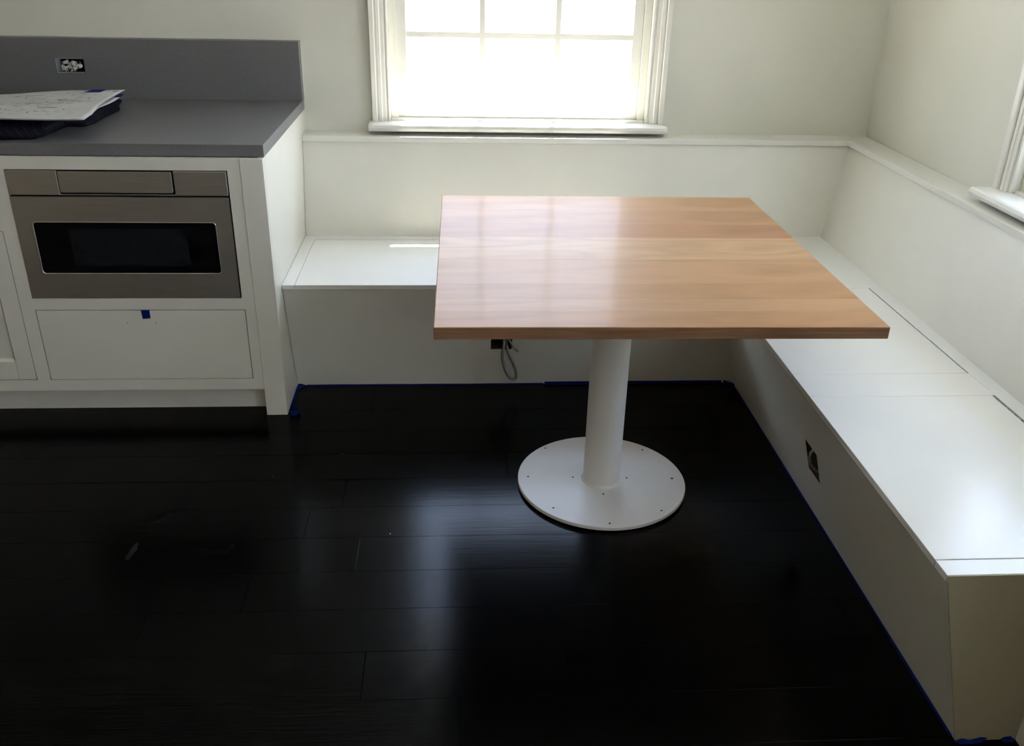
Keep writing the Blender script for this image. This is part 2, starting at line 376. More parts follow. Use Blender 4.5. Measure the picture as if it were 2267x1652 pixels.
# front panels lean back towards the floor
def PB(s, t, d):  # back run; t in 0..1 up the face
    return (s, -DS+.004+RK*(1-t) + d, t*(zt-.0005))
def PR(s, t, d):
    return (-DR+.004+RK*(1-t) + d, s, t*(zt-.0005))
def mitre_panel(name, P, sA0, sA1, sB0, sB1, hole, m):
    """holed panel whose ends shear with height: s ends interpolate between bottom (0) and top (1)."""
    f = lambda s, t, d: P(s if 0 else s, t, d)
    hs0, hs1, ht0, ht1 = hole; th = .018
    V = []; F = []
    for d in (0, th):
        for t in (0, ht0, ht1, 1):
            e0 = sA0+(sA1-sA0)*t; e1 = sB0+(sB1-sB0)*t
            for s in (e0, hs0, hs1, e1): V.append(P(s, t, d))
    I = lambda i, j, d: d*16 + j*4 + i
    for j in range(3):
        for i in range(3):
            if i == 1 and j == 1: continue
            for d in (0, 1): F.append((I(i, j, d), I(i+1, j, d), I(i+1, j+1, d), I(i, j+1, d)))
    for i in range(3):
        F += [(I(i, 0, 0), I(i+1, 0, 0), I(i+1, 0, 1), I(i, 0, 1)), (I(i, 3, 0), I(i+1, 3, 0), I(i+1, 3, 1), I(i, 3, 1)),
              (I(0, i, 0), I(0, i+1, 0), I(0, i+1, 1), I(0, i, 1)), (I(3, i, 0), I(3, i+1, 0), I(3, i+1, 1), I(3, i, 1))]
    F += [(I(1, 1, 0), I(2, 1, 0), I(2, 1, 1), I(1, 1, 1)), (I(1, 2, 0), I(2, 2, 0), I(2, 2, 1), I(1, 2, 1)),
          (I(1, 1, 0), I(1, 2, 0), I(1, 2, 1), I(1, 1, 1)), (I(2, 1, 0), I(2, 2, 0), I(2, 2, 1), I(2, 1, 1))]
    return mk(name, V, F, m, bench)
hb = (-1.6215, -1.5420, .3885, .565)   # hole in the back run (s0,s1,t0,t1)
hr = (-1.6690, -1.5770, .390, .615)
fpb = mitre_panel('front_panel', PB, XC+.0015, XC+.0015, -DR+.0045+RK, -DR+.0045, hb, 'paint')
fpr = mitre_panel('front_panel', PR, YE, YE, -DS+.0045+RK, -DS+.0045, hr, 'paint')
# raw board linings of the two cable openings
def lining(P, h, par, dep=.05):
    s0, s1, t0, t1 = h; V = []; F = []; e = .0004; tt = .012
    s0 += .0008; s1 -= .0008; t0 += .0018; t1 -= .0018; c = [(s0, t0), (s1, t0), (s1, t1), (s0, t1)]
    for d in (.0006, .0185+dep):
        for s, t in c: V.append(P(s, t, d))
    F = [(0, 1, 5, 4), (1, 2, 6, 5), (2, 3, 7, 6), (3, 0, 4, 7), (4, 5, 6, 7)]
    return mk('outlet_opening', V, F, 'raw', par)
lining(PB, hb, fpb); lining(PR, hr, fpr)
# end panel of the right run (follows the lean)
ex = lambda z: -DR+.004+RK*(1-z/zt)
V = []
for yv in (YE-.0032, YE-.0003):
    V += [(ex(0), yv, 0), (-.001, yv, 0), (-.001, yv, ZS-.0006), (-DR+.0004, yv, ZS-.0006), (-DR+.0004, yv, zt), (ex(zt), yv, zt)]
mk('end_panel', V, [(0, 1, 2, 3, 4, 5), (6, 7, 8, 9, 10, 11)] + [(i, (i+1) % 6, 6+(i+1) % 6, 6+i) for i in range(6)], 'end_shade', bench)
# seat tops: fixed boards and lids
g = .0011
HB = .2690; HR = .2600     # hinge lines
YB0 = -.2135
fixed = [(XC+.0012, -2.3165, -DS, -HB), (XC+.0012, -.0965-.0, -HB, -.10)]
def slab(name, x0, x1, y0, y1, bev=.0012): return box(name, x0, x1, y0, y1, ZS-TS, ZS, 'seat', bench, bev, 2)
LB1 = -.99
slab('seat_board', XC+.0012, -2.3165-g/2, -DS, -HB-.0)          # left end strip
slab('seat_board', XC+.0012, -.786, -HB, -.12)                   # rear strip of the back run
l1 = slab('seat_lid', -2.3165+g/2, LB1, -DS, -HB-.0045)
slab('seat_board', LB1+g, -.786, -DS, -HB)
slab('seat_board', -.786, -.12, -.8278+g/2, -.12)                 # corner board
slab('seat_board', -HR, -.12, YE, -.8278-g/2)                     # rear strip of the right run
l2 = slab('seat_lid', -DR, -HR-.0045, -1.5287+g/2, -.8278-g/2)
slab('seat_board', -DR, -HR, -1.6690+g/2, -1.5287-g/2)
l3 = slab('seat_lid', -DR, -HR-.0085, -2.3852+g/2+.001, -1.6690-g/2)
slab('seat_board', -DR, -HR, YE, -2.3852-g)
def hinge(par, a0, a1, MAPH, gap):
    """piano hinge: dark leaf in the joint and alternating knuckles"""
    V = []; F = []; n = int((a1-a0)/.0155); pitch_ = (a1-a0)/n; W = []
    leaf = mk('hinge', [MAPH(p[0], p[1], p[2]) for p in bv(a0, a1, .0003, gap-.0003, ZS-TS, ZS-.0045)], BF, 'gap', par)
    for i in range(n):
        s = a0 + i*pitch_; k = len(V)
        q0 = .0006 if i % 2 else .0016; q1 = q0 + gap*.42
        V += [MAPH(p[0], p[1], p[2]) for p in bv(s+.0004, s+pitch_*(.93 if i % 2 else .55), q0, q1, ZS-.0045, ZS-.0004)]; F += [tuple(j+k for j in f) for f in BF]
    kn = mk('hinge_knuckles', V, F, 'hinge', par); tag(kn, 'row of small metal knuckles', kind='stuff')
hinge(l1, -2.3165, LB1, lambda a, q, z: (a, -HB-.0045+q, z), .0045)
hinge(l2, -1.5287, -.8278, lambda a, q, z: (-HR-.0045+q, a, z), .0045)
hinge(l3, -2.3852, -1.6690, lambda a, q, z: (-HR-.0085+q, a, z), .0085)
# leaning backrests
BT, BB_ = .1085, .2135; zb1 = ZL-.021
def PBB(x, z): return BB_+(BT-BB_)*(z-ZS)/(zb1-ZS)
V = []
for th in (0, .018):
    V += [(XC+.0012, -BB_+th, ZS+.0003), (-BB_+th, -BB_+th, ZS+.0003), (-BT+th, -BT+th, zb1), (XC+.0012, -BT+th, zb1)]
FQ = [(0, 1, 2, 3), (4, 5, 6, 7), (0, 1, 5, 4), (1, 2, 6, 5), (2, 3, 7, 6), (3, 0, 4, 7)]
mk('backrest', V, FQ, 'paint', bench)
V = []
for th in (0, .018):
    V += [(-BB_+th, -BB_+th+.0004, ZS+.0003), (-BB_+th, YE, ZS+.0003), (-BT+th, YE, zb1), (-BT+th, -BT+th+.0004, zb1)]
mk('backrest', V, FQ, 'paint', bench)
# cap rails with a mitred corner
CD = .1215; tcap = .0205
def prism(name, poly, z0, z1, m, par, bev=.003):
    n = len(poly); V = [(p[0], p[1], z0) for p in poly] + [(p[0], p[1], z1) for p in poly]
    return mk(name, V, [tuple(range(n)), tuple(range(n, 2*n))] + [(i, (i+1) % n, n+(i+1) % n, n+i) for i in range(n)], m, par, bev, False, 2)
prism('cap_rail', [(XC+.0012, -.001), (-.0005, -.001), (-CD, -CD), (XC+.0012, -CD)], ZL-tcap, ZL, 'trim', bench, .0015)
prism('cap_rail', [(-.0035, -.004), (-.0035, YE), (-CD, YE), (-CD, -CD-.0003)], ZL-tcap, ZL, 'trim', bench, .0015)

# ------------------------------------------------------------------ base cabinet with drawer and door
YC = -.9013; ZT = .921; TC = .0388
cab = tag(empty('base_cabinet', (-3.3, -.45, 0)), 'white painted base cabinet holding the steel microwave drawer, left of the bench', 'cabinet')
box('side_panel', XC-.019, XC, YC+.021, -.001, 0, ZT, 'paint', cab)
MX0, MX1, MZ0, MZ1 = -3.1650, -2.4755, .4500, .8830
DX0, DX1, DZ0, DZ1 = -3.1645, -2.4680, .1455, .4085
LX0, LX1 = -3.98, -3.2085
FY0, FY1 = YC, YC+.02
boxes('face_frame', [
    (LX1, DX0, FY0, FY1, .1035, ZT), (DX1, -2.4344, FY0, FY1, .1035, ZT),
    (DX0, DX1, FY0, FY1, .1035, DZ0), (DX0, DX1, FY0, FY1, DZ1, MZ0), (DX0, DX1, FY0, FY1, MZ1, ZT), (MX1, DX1, FY0, FY1, MZ0, MZ1),
    (LX0, LX1, FY0, FY1, .1035, .1455), (LX0, LX1, FY0, FY1, .682, .728), (LX0, LX1, FY0, FY1, .883, ZT), (LX0-.04, LX0, FY0, FY1, .1035, ZT)], 'paint', cab, 0)
box('corner_post', -2.4344+.0006, XC, YC-.003, YC+.02, 0, ZT, 'paint', cab, .0012)
box('post_return', -2.4255, -2.4062, YC+.0205, -.83, 0, .1, 'paint', cab)
box('toe_kick', -4.02, -2.4262, -.838, -.82, 0, .1035, 'paint', cab)
boxes('carcass', [(-4.0, XC-.02, -.879, -.873, .104, .15), (-4.0, XC-.02, -.55, -.53, .104, ZT-.002), (-4.0, XC-.02, -.879, -.55, .1045, .12), (-3.19, -3.18, -.879, -.56, .12, ZT-.002)], 'gap', cab)
dg = .0028
dr = box('drawer', DX0+dg, DX1-dg, YC+.0005, YC+.02, DZ0+dg*.6, DZ1-dg, 'paint', cab, .0008)
for xx in (-2.8688, -2.7741):
    lathe('screw_hole', [(.0017, 0), (.0017, .0003)], (0, 0, 0), 'hole', None, 10).name
    o = bpy.context.scene.objects[-1] if False else COL.objects[-1]
    o.parent = dr; o.rotation_euler.x = math.pi/2; o.location = Vector((xx, YC+.0004, .3602)) - WLOC[dr.name]
# left door: shaker frame with recessed panel
dd = box('door', LX1-.06, LX1-dg, YC+.0005, YC+.02, .1477, .680, 'paint', cab, .0008)
door = dd
boxes('door_rail', [(LX0+dg, LX1-.0605, YC+.0005, YC+.02, .1477, .2165), (LX0+dg, LX1-.0605, YC+.0005, YC+.02, .611, .680), (LX0+dg, LX0+.07, YC+.0005, YC+.02, .217, .6105)], 'paint', dd, .0008)
# bevelled recessed centre panel: its lower slope catches the light
V = [(LX0+.07, YC+.0012, .2165), (LX1-.0605, YC+.0012, .2165), (LX1-.0605, YC+.0012, .611), (LX0+.07, YC+.0012, .611),
     (LX0+.078, YC+.0092, .2245), (LX1-.0685, YC+.0092, .2245), (LX1-.0685, YC+.0092, .603), (LX0+.078, YC+.0092, .603)]
mk('door_panel', V, [(0, 1, 5, 4), (1, 2, 6, 5), (2, 3, 7, 6), (3, 0, 4, 7), (4, 5, 6, 7)], 'paint', dd)
box('drawer', LX0+dg, LX1-dg, YC+.0005, YC+.02, .7300, .8810, 'paint', cab, .0008)

# countertop, backsplash
TSP = .050
ct = tag(box('countertop', -4.6, XC+.0006, -.8775, -.0012, ZT+.0005, ZT+TC+.0005, 'stone', None, .0012, 2), 'grey quartz countertop slab over the microwave cabinet', 'countertop')
ZK = ZT+TC+.0005
Psp = lambda s, t, d: (s, -TSP+d, t)
bs = tag(holed('backsplash', Psp, -4.6, XC+.003, ZK+.0003, 1.1850, (-3.2925, -3.1820, 1.0545, 1.1120), TSP-.0012, 'stone', None, .0008), 'grey quartz backsplash slab with an open outlet cutout', 'backsplash')
boxes('caulk_line', [(-4.6, XC+.0052, -.0045, -.0012, 1.1853, 1.1876), (XC+.0033, XC+.0055, -.008, -.0012, ZK+.0005, 1.1853)], 'trim', bs, .0005)
# junction box inside the splash
jb = tag(empty('outlet_box', (-3.2372, -.03, 1.0545)), 'open metal outlet box stuffed with masking paper in the grey backsplash', 'outlet box')
bx0, bx1, bz0, bz1 = -3.2915, -3.1830, 1.0555, 1.1110
boxes('box_wall', [(bx0, bx0+.0035, -TSP+.003, -.003, bz0, bz1), (bx1-.0035, bx1, -TSP+.006, -.003, bz0, bz1), (bx0+.0035, bx1-.0035, -TSP+.003, -.003, bz0, bz0+.003), (bx0+.0035, bx1-.0035, -TSP+.008, -.003, bz1-.003, bz1), (bx0+.0035, bx0+.0075, -.03, -.003, bz0+.003, bz1-.003)], 'box_metal', jb, .0005)
box('box_back', bx0+.0076, bx1-.0036, -.014, -.003, bz0+.0031, bz1-.0031, 'gap', jb, 0)
random.seed(11)
for k in range(15):   # crumpled folded strips
    cx = bx0+.02+random.random()*.066; cz = bz0+.012+random.random()*.03
    an = random.uniform(-1, 1); ln = random.uniform(.018, .036); wd = random.uniform(.005, .011); V = []; n = 7
    for i in range(n):
        t = i/(n-1)-.5
        px = cx+math.cos(an)*ln*t; pz = cz+math.sin(an)*ln*t; py = -.038 + .008*math.sin(7*t+k) + random.uniform(-.003, .003)
        wv = wd*(.5+random.random())
        px = min(max(px, bx0+.008), bx1-.008); pz = min(max(pz, bz0+.008), bz1-.008)
        V.append((px-math.sin(an)*wv*.5, py, pz+math.cos(an)*wv*.5)); V.append((px+math.sin(an)*wv*.5, py-.003, pz-math.cos(an)*wv*.5))
    o = mk('crumpled_paper', V, [(2*i, 2*i+1, 2*i+3, 2*i+2) for i in range(n-1)], 'paper_wad' if k % 3 else 'wire_white', jb)
    sm = o.modifiers.new('thick', 'SOLIDIFY'); sm.thickness = .0006
for k in range(4):
    pts = [(bx0+.012+random.random()*.08, -.028, bz0+.008+random.random()*.035) for _ in range(4)]
    tube('wire', resample(catmull(pts, 8), .003), lambda i: .0013, 'wire_white', jb, 6)

# ------------------------------------------------------------------ microwave drawer
mw = tag(empty('microwave_drawer', (-2.82, -.7, .4505)), 'stainless steel microwave drawer with dark window built into the white cabinet', 'microwave')
sY = YC-.002
box('housing', MX0+.0015, MX1-.002, YC+.012, -.56, MZ0+.0008, MZ1-.0025, 'gap', mw, 0)
ZG = .8018
box('control_panel', MX0+.0015, -3.0055, sY, YC+.011, ZG, MZ1-.0028, 'steel', mw, .0012)
tag(box('control_panel', -2.6455, MX1-.0045, sY, YC+.011, ZG, MZ1-.0028, 'steel', mw, .0012))
box('control_panel', -3.0055+.0001, -2.6456, sY, YC+.011, ZG, .8042, 'steel', mw, .0008)
def rrect(x0, x1, z0, z1, r, n=6, corners=(1, 1, 1, 1)):
    out = []
    for (cx, cz, a0, on) in ((x1-r, z1-r, 0, corners[0]), (x0+r, z1-r, 90, corners[1]), (x0+r, z0+r, 180, corners[2]), (x1-r, z0+r, 270, corners[3])):
        if on:
            for i in range(n+1):
                a = math.radians(a0+90*i/n); out.append((cx+r*math.cos(a), cz+r*math.sin(a)))
        else:
            out.append((x1 if a0 in (0, 270) else x0, z1 if a0 in (0, 90) else z0))
    return out
def plate(name, poly, y0, y1, m, par, bev=.0008):
    n = len(poly); V = [(p[0], y0, p[1]) for p in poly] + [(p[0], y1, p[1]) for p in poly]
    return mk(name, V, [tuple(range(n)), tuple(range(n, 2*n))] + [(i, (i+1) % n, n+(i+1) % n, n+i) for i in range(n)], m, par, bev, False, 1)
plate('control_flap', rrect(-3.0025, -2.6515, .8098, MZ1-.0055, .006, 5, (0, 0, 1, 1)), sY-.0005, YC+.010, 'steel', mw)
# drawer front: a frame round the rounded window, with a thin bright edge
wx0, wx1, wz0, wz1 = -3.1100, -2.5320, .5385, .7130
fx0, fx1, fz0, fz1 = MX0+.0015, MX1-.0050, MZ0+.0014, .7962
inner = rrect(wx0, wx1, wz0, wz1, .011, 8)
outer = []
for (x, z) in inner:  # matching outer outline points (projected from the centre to the rectangle)
    cx, cz = (wx0+wx1)/2, (wz0+wz1)/2
    dx, dz = x-cx, z-cz
    tx = ((fx1 if dx > 0 else fx0)-cx)/dx if abs(dx) > 1e-6 else 9e9; tz = ((fz1 if dz > 0 else fz0)-cz)/dz if abs(dz) > 1e-6 else 9e9
    outer.append((cx+dx*min(tx, tz), cz+dz*min(tx, tz)))
# snap the four corner points exactly
for (X, Z) in ((fx1, fz1), (fx0, fz1), (fx0, fz0), (fx1, fz0)):
    k = min(range(len(outer)), key=lambda i: (outer[i][0]-X)**2+(outer[i][1]-Z)**2); outer[k] = (X, Z)
n = len(inner); V = [(x, sY, z) for x, z in inner] + [(x, sY, z) for x, z in outer] + [(x, YC+.010, z) for x, z in inner] + [(x, YC+.010, z) for x, z in outer]
F = []
for i in range(n):
    j = (i+1) % n
    F += [(i, j, n+j, n+i), (2*n+i, 2*n+j, 3*n+j, 3*n+i), (i, j, 2*n+j, 2*n+i), (n+i, n+j, 3*n+j, 3*n+i)]
df = mk('drawer_front', V, F, 'steel', mw)
# thin polished bead round the window
bead = [Vector((x, sY-.0001, z)) for x, z in inner]; V = []; F = []
for i in range(n):
    x, z = inner[i]; cx = min(max(x, wx0+.011), wx1-.011); cz = min(max(z, wz0+.011), wz1-.011)
    d = Vector((x-cx, z-cz)).normalized()
    for off, yy in ((.0018, sY-.0002), (.0002, sY-.0010), (-.0014, sY+.0007)): V.append((x+d.x*off, yy, z+d.y*off))
for i in range(n):
    j = (i+1) % n
    F += [(i*3, j*3, j*3+1, i*3+1), (i*3+1, j*3+1, j*3+2, i*3+2)]
mk('window_bead', V, F, 'steel_edge', df)
gl = plate('window_glass', rrect(wx0+.0014, wx1-.0014, wz0+.0014, wz1-.0014, .010, 8), sY+.0010, YC+.008, 'black_glass', df, 0)
box('inner_screen', -3.0020, -2.6290, sY+.0007, sY+.0009, .5650, .6920, 'screen_glass', gl, 0)

# ------------------------------------------------------------------ table
tb = tag(empty('pedestal_table', (-1.2477, -1.2450, 0), -.00698), 'cherry wood square table on a white steel pedestal in front of the corner bench', 'table')
TX0, TX1 = -1.8018, -.6937; ZTT = .740; TTH = .0315
seams = [-1.8440, -1.7445, -1.6545, -1.5480, -1.3450, -1.1345, -.9920, -.8280, -.6460]
tones = [7, 6, 5, 4, 3, 2, 1, 0]
for (y0, y1, k) in zip(seams, seams[1:], tones):
    b = box('table_board', TX0, TX1, y0+(.00015), y1-(.00015), ZTT-TTH, ZTT, WOOD[k], tb, 0)
    me = b.data; bm = bmesh.new(); bm.from_mesh(me)   # round only the outer arrises
    es = []
    for e in bm.edges:
        c = [v.co+WLOC[b.name] for v in e.verts]; mid = (c[0]+c[1])/2
        outx = min(abs(mid.x-TX0), abs(mid.x-TX1)) < 1e-4; outy = min(abs(mid.y-seams[0]), abs(mid.y-seams[-1])) < 4e-4
        outz = min(abs(mid.z-ZTT), abs(mid.z-ZTT+TTH)) < 1e-4
        if outx+outy+outz >= 2: es.append(e)
    if es: bmesh.ops.bevel(bm, geom=es, offset=.0022, segments=3, profile=.5, affect='EDGES')
    me.materials.append(M['edge_shade'])
    for f in bm.faces:
        if abs(f.normal.z) < .3: f.material_index = 1
    bm.to_mesh(me); bm.free()
PX, PY = -1.2900, -1.3790; RB = .2670; PR_ = .0580
box('cleat', -1.62, -.87, -1.42, -1.34, ZTT-TTH-.0085, ZTT-TTH-.0003, 'enamel', tb, .001)
lathe('mounting_plate', [(.13, 0), (.13, .0055)], (PX, PY, ZTT-TTH-.0145), 'enamel', tb, 48)
lathe('pole', [(PR_, .0165), (PR_, ZTT-TTH-.015)], (PX, PY, 0), 'enamel', tb, 64)
lathe('weld_collar', [(PR_+.007, .0155), (PR_+.0055, .0175), (PR_+.002, .0205), (PR_, .0245)], (PX, PY, 0), 'enamel', tb, 64, False)
bp = lathe('base_plate', [(RB-.0015, .0035), (RB, .005), (RB, .0145), (RB-.0015, .016), (0.0001, .016)], (PX, PY, 0), 'enamel', tb, 128)
lathe('base_foot', [(RB-.012, 0), (RB-.012, .0038)], (PX, PY, 0), 'hole', bp, 96)
for (dx, dy, r) in ((-.1633, .1909, .0036), (.1663, .1744, .0036), (-.2335, .0145, .0036), (-.0899, .0082, .0036), (.0832, .0011, .0036), (.2291, -.0053, .0046),
                    (-.0054, -.0903, .0036), (-.1684, -.1621, .0036), (.1591, -.1832, .0036), (-.0088, -.2461, .0036), (0, .241, .0036), (0, .09, .0036)):
    s = lathe('screw', [(r, .0158), (r*.9, .0164)], (PX+dx, PY+dy, 0), 'hole', bp, 16)

# ------------------------------------------------------------------ armoured cables
def armoured(name, pts, rad, step, label):
    path = resample(catmull(pts, 10), step)
    o = tube(name, path, lambda i: rad*(1.0 if i % 3 else .64), 'cable', None, 10)
    return o
yb = lambda z: -DS+.004+RK*(1-z/zt)     # bench face
c1 = tag(empty('armoured_cable', (-1.575, -.74, .05)), 'loop of flexible metal cable hanging from the opening under the table', 'cable')
def addto(root, o, nm):
    o.parent = root; o.location = WLOC[o.name] - WLOC[root.name]
CABLE_PTS = [(-1.575, -.700, .232), (-1.574, -.735, .229), (-1.574, -.757, .205), (-1.580, -.757, .170), (-1.575, -.756, .128), (-1.560, -.754, .086), (-1.541, -.752, .063),
             (-1.527, -.750, .066), (-1.527, -.750, .094), (-1.541, -.750, .135), (-1.557, -.750, .172), (-1.565, -.742, .205), (-1.566, -.715, .228), (-1.566, -.690, .232)]
o = armoured('cable_loop', CABLE_PTS, .0062, .0023, ''); addto(c1, o, '')
o = armoured('cable_end', [(-1.563, -.690, .233), (-1.560, -.728, .228), (-1.545, -.762, .210), (-1.523, -.772, .186)], .0048, .0016, ''); addto(c1, o, '')
c2 = tag(empty('armoured_cable', (-.70, -1.60, .18)), 'coil of flexible metal cable inside the opening of the right bench', 'cable')
o = armoured('cable_loop', [(-.690, -1.600, .262), (-.705, -1.598, .252), (-.718, -1.600, .238), (-.722, -1.604, .220), (-.718, -1.610, .202), (-.706, -1.618, .190), (-.690, -1.626, .183)], .0058, .0040, ''); addto(c2, o, '')

# ------------------------------------------------------------------ blue tape
TG = 'strips of blue masking tape along the floor edges'
def ribbon(name, pts_lo, pts_hi, th=.0006, m='tape', parent=None):
    n = len(pts_lo); V = [tuple(p) for p in pts_lo] + [tuple(p) for p in pts_hi]
    o = mk(name, V, [(i, i+1, n+i+1, n+i) for i in range(n-1)], m, parent)
    s = o.modifiers.new('thick', 'SOLIDIFY'); s.thickness = th; s.offset = 0
    return o
random.seed(3)
def wob(a): return random.uniform(-a, a)
def face_strip_back(x0, x1, h, wdt, label):
    xs = [x0+(x1-x0)*i/14 for i in range(15)]
    a = [(x, yb(0)-wdt+wob(.0006), .0009) for x in xs]; b = [(x, yb(0)-.0012, .0012) for x in xs]; c = [(x, yb(h)-.0012, h+wob(.0005)) for x in xs]
    n = 15; o = mk('masking_tape', a+b+c, [(i, i+1, n+i+1, n+i) for i in range(n-1)]+[(n+i, n+i+1, 2*n+i+1, 2*n+i) for i in range(n-1)], 'tape')
    s = o.modifiers.new('thick', 'SOLIDIFY'); s.thickness = .0005; s.offset = 0
    tag(o, label, 'tape', TG)
face_strip_back(-2.325, -1.412, .0045, .009, 'long low blue tape strip on the floor along the back bench, left part')
face_strip_back(-1.408, -.705, .0115, .012, 'taller blue tape strip along the back bench base behind the table pole')
def side_strip(x, y0, y1, h, wdt, sgn, label, xf):
    ys = [y0+(y1-y0)*i/14 for i in range(15)]
    a = [(xf(0)+sgn*wdt+wob(.0006), q, .0010) for q in ys]; b = [(xf(0)+sgn*.0012, q, .0013) for q in ys]; c = [(xf(h)+sgn*.0012, q, h+wob(.0004)) for q in ys]
    n = 15; o = mk('masking_tape', a+b+c, [(i, i+1, n+i+1, n+i) for i in range(n-1)]+[(n+i, n+i+1, 2*n+i+1, 2*n+i) for i in range(n-1)], 'tape')
    s = o.modifiers.new('thick', 'SOLIDIFY'); s.thickness = .0005; s.offset = 0
    tag(o, label, 'tape', TG)
side_strip(0, -.862, -.690, .006, .010, 1, 'short blue tape strip on the floor along the cabinet side', lambda z: XC)
side_strip(0, -2.425, -.74, .005, .007, -1, 'very long blue tape strip along the base of the right bench', lambda z: -DR+.004+RK*(1-z/zt))
# corner patch at the two benches
cxr = -DR+.004+RK; cyb = -DS+.004+RK
o = mk('masking_tape', [(cxr-.036, cyb-.0018, .0016), (cxr-.0018, cyb-.036, .0016), (cxr-.0022, cyb-.038, .012), (cxr-.038, cyb-.0022, .012), (cxr-.046, cyb-.012, .0016), (cxr-.012, cyb-.05, .0016)], [(0, 1, 2, 3), (0, 1, 5, 4)], 'tape')
o.modifiers.new('thick', 'SOLIDIFY').thickness = .0005; tag(o, 'small blue tape patch bridging the inner floor corner of the benches', 'tape', TG)
o = mk('masking_tape', [(XC+.0015, cyb-.0015, .0016), (XC+.0015, cyb-.06, .0016), (XC+.028, cyb-.012, .0018), (XC+.034, cyb-.0018, .0016), (XC+.012, cyb-.0022, .009), (XC+.0022, cyb-.004, .007)], [(0, 1, 2, 3), (0, 3, 4, 5)], 'tape')
o.modifiers.new('thick', 'SOLIDIFY').thickness = .0005; tag(o, 'blue tape patch in the floor corner between cabinet and bench', 'tape', TG)
# curl at the cabinet foot
lo = []; hi = []
for i in range(17):
    a = math.radians(200 + 235*i/16); r = .0155+.0045*i/16
    cx, cy = -2.3395, -.8930
    lo.append((cx+r*math.cos(a), cy+r*math.sin(a)*1.05, .0008)); hi.append((cx+r*1.1*math.cos(a), cy+r*1.12*math.sin(a), .021-.006*i/16))
o = ribbon('masking_tape', lo, hi); tag(o, 'curled loose end of blue tape standing at the cabinet foot', 'tape')
# crumpled ends at the near bench end
V = [(ex(0)-.004, YE-.0045, .001), (ex(0)+.012, YE-.006, .010), (ex(0)+.03, YE-.007, .006), (ex(0)+.055, YE-.006, .012), (ex(0)+.07, YE-.007, .0105), (ex(0)+.055, YE-.012, .002), (ex(0)+.03, YE-.014, .001), (ex(0)+.008, YE-.014, .001)]
o = mk('masking_tape', V, [(0, 1, 7), (1, 2, 6, 7), (2, 3, 5, 6), (3, 4, 5)], 'tape'); o.modifiers.new('thick', 'SOLIDIFY').thickness = .0005
tag(o, 'crumpled blue tape with a pointed flap at the near bench corner', 'tape')
V = [(-.56, YE-.0045, .001), (-.553, YE-.0055, .009), (-.538, YE-.006, .012), (-.528, YE-.007, .004), (-.53, YE-.014, .001), (-.555, YE-.012, .001)]
o = mk('masking_tape', V, [(0, 1, 2, 3), (0, 3, 4, 5)], 'tape'); o.modifiers.new('thick', 'SOLIDIFY').thickness = .0005
tag(o, 'small folded blue tape bump beside the wall return', 'tape')
# pull tab on the drawer
dt = tag(empty('tape_tab', (-2.803, YC, .376)), 'small blue tape tab stuck on the drawer under the microwave', 'tape')
mk('tape_face', [(-2.8165, YC-.0008, .4070), (-2.7885, YC-.0008, .4080), (-2.7890, YC-.0008, .3775), (-2.8150, YC-.0008, .3755), (-2.8165, YC-.0001, .4070), (-2.7885, YC-.0001, .4080), (-2.7890, YC-.0001, .3775), (-2.8150, YC-.0001, .3755)],
   [(0, 1, 2, 3), (4, 5, 6, 7), (0, 1, 5, 4), (1, 2, 6, 5), (2, 3, 7, 6), (3, 0, 4, 7)], 'tape', dt)
o = mk('tape_lip', [(-2.820, YC-.0010, .4075), (-2.789, YC-.0010, .4080), (-2.792, YC-.0125, .4115), (-2.822, YC-.0105, .4105)], [(0, 1, 2, 3)], 'tape_light', dt); o.modifiers.new('thick', 'SOLIDIFY').thickness = .0004
tag(o, 'pale glossy folded edge')

# ------------------------------------------------------------------ garment and drawings on the counter
def blob(name, cx, cy, z0, hx, hy, hz, m, parent, seed=1, ex_=.35, nu=72, nv=22, amp=.006):
    """soft folded cloth pad: superellipse footprint, rounded rim, wrinkles"""
    random.seed(seed); ph = [random.uniform(0, 6.28) for _ in range(6)]; V = []; F = []
    for j in range(nv):
        t = j/(nv-1); a = -.42 + (math.pi/2+.42)*t*.999
        rr = abs(math.cos(a))**.28; zz = math.copysign(abs(math.sin(a))**.75, math.sin(a))
        for i in range(nu):
            u = 2*math.pi*i/nu; c, s = math.cos(u), math.sin(u)
            x = math.copysign(abs(c)**ex_, c); y_ = math.copysign(abs(s)**ex_, s)
            wr = amp*(math.sin(3*u+ph[0]+2*zz)+.6*math.sin(7*u+ph[1]-3*zz)+.35*math.sin(13*u+ph[2]))
            X = cx + (hx+wr)*x*rr; Y = cy + (hy+wr)*y_*rr; Z = z0 + hz*(zz+.511)/1.511*(1+.08*math.sin(9*X*6+ph[3])*math.sin(5*Y*6+ph[4]))
            V.append((X, Y, max(Z, z0)))
    for j in range(nv-1):
        for i in range(nu):
            k = (i+1) % nu; F.append((j*nu+i, j*nu+k, (j+1)*nu+k, (j+1)*nu+i))
    F.append(tuple(range(nu))); F.append(tuple(range((nv-1)*nu, nv*nu)))
    return mk(name, V, F, m, parent, smooth=True)
jk = tag(empty('folded_garment', (-3.3, -.6, ZK)), 'folded navy pinstriped garment lying on the countertop under the drawings', 'clothing')
blob('cloth_front', -3.325, -.620, ZK+.0004, .272, .226, .050, 'cloth', jk, 2, .34)
blob('cloth_back', -3.230, -.420, ZK+.0004, .245, .225, .040, 'cloth_plain', jk, 5, .42, amp=.009)
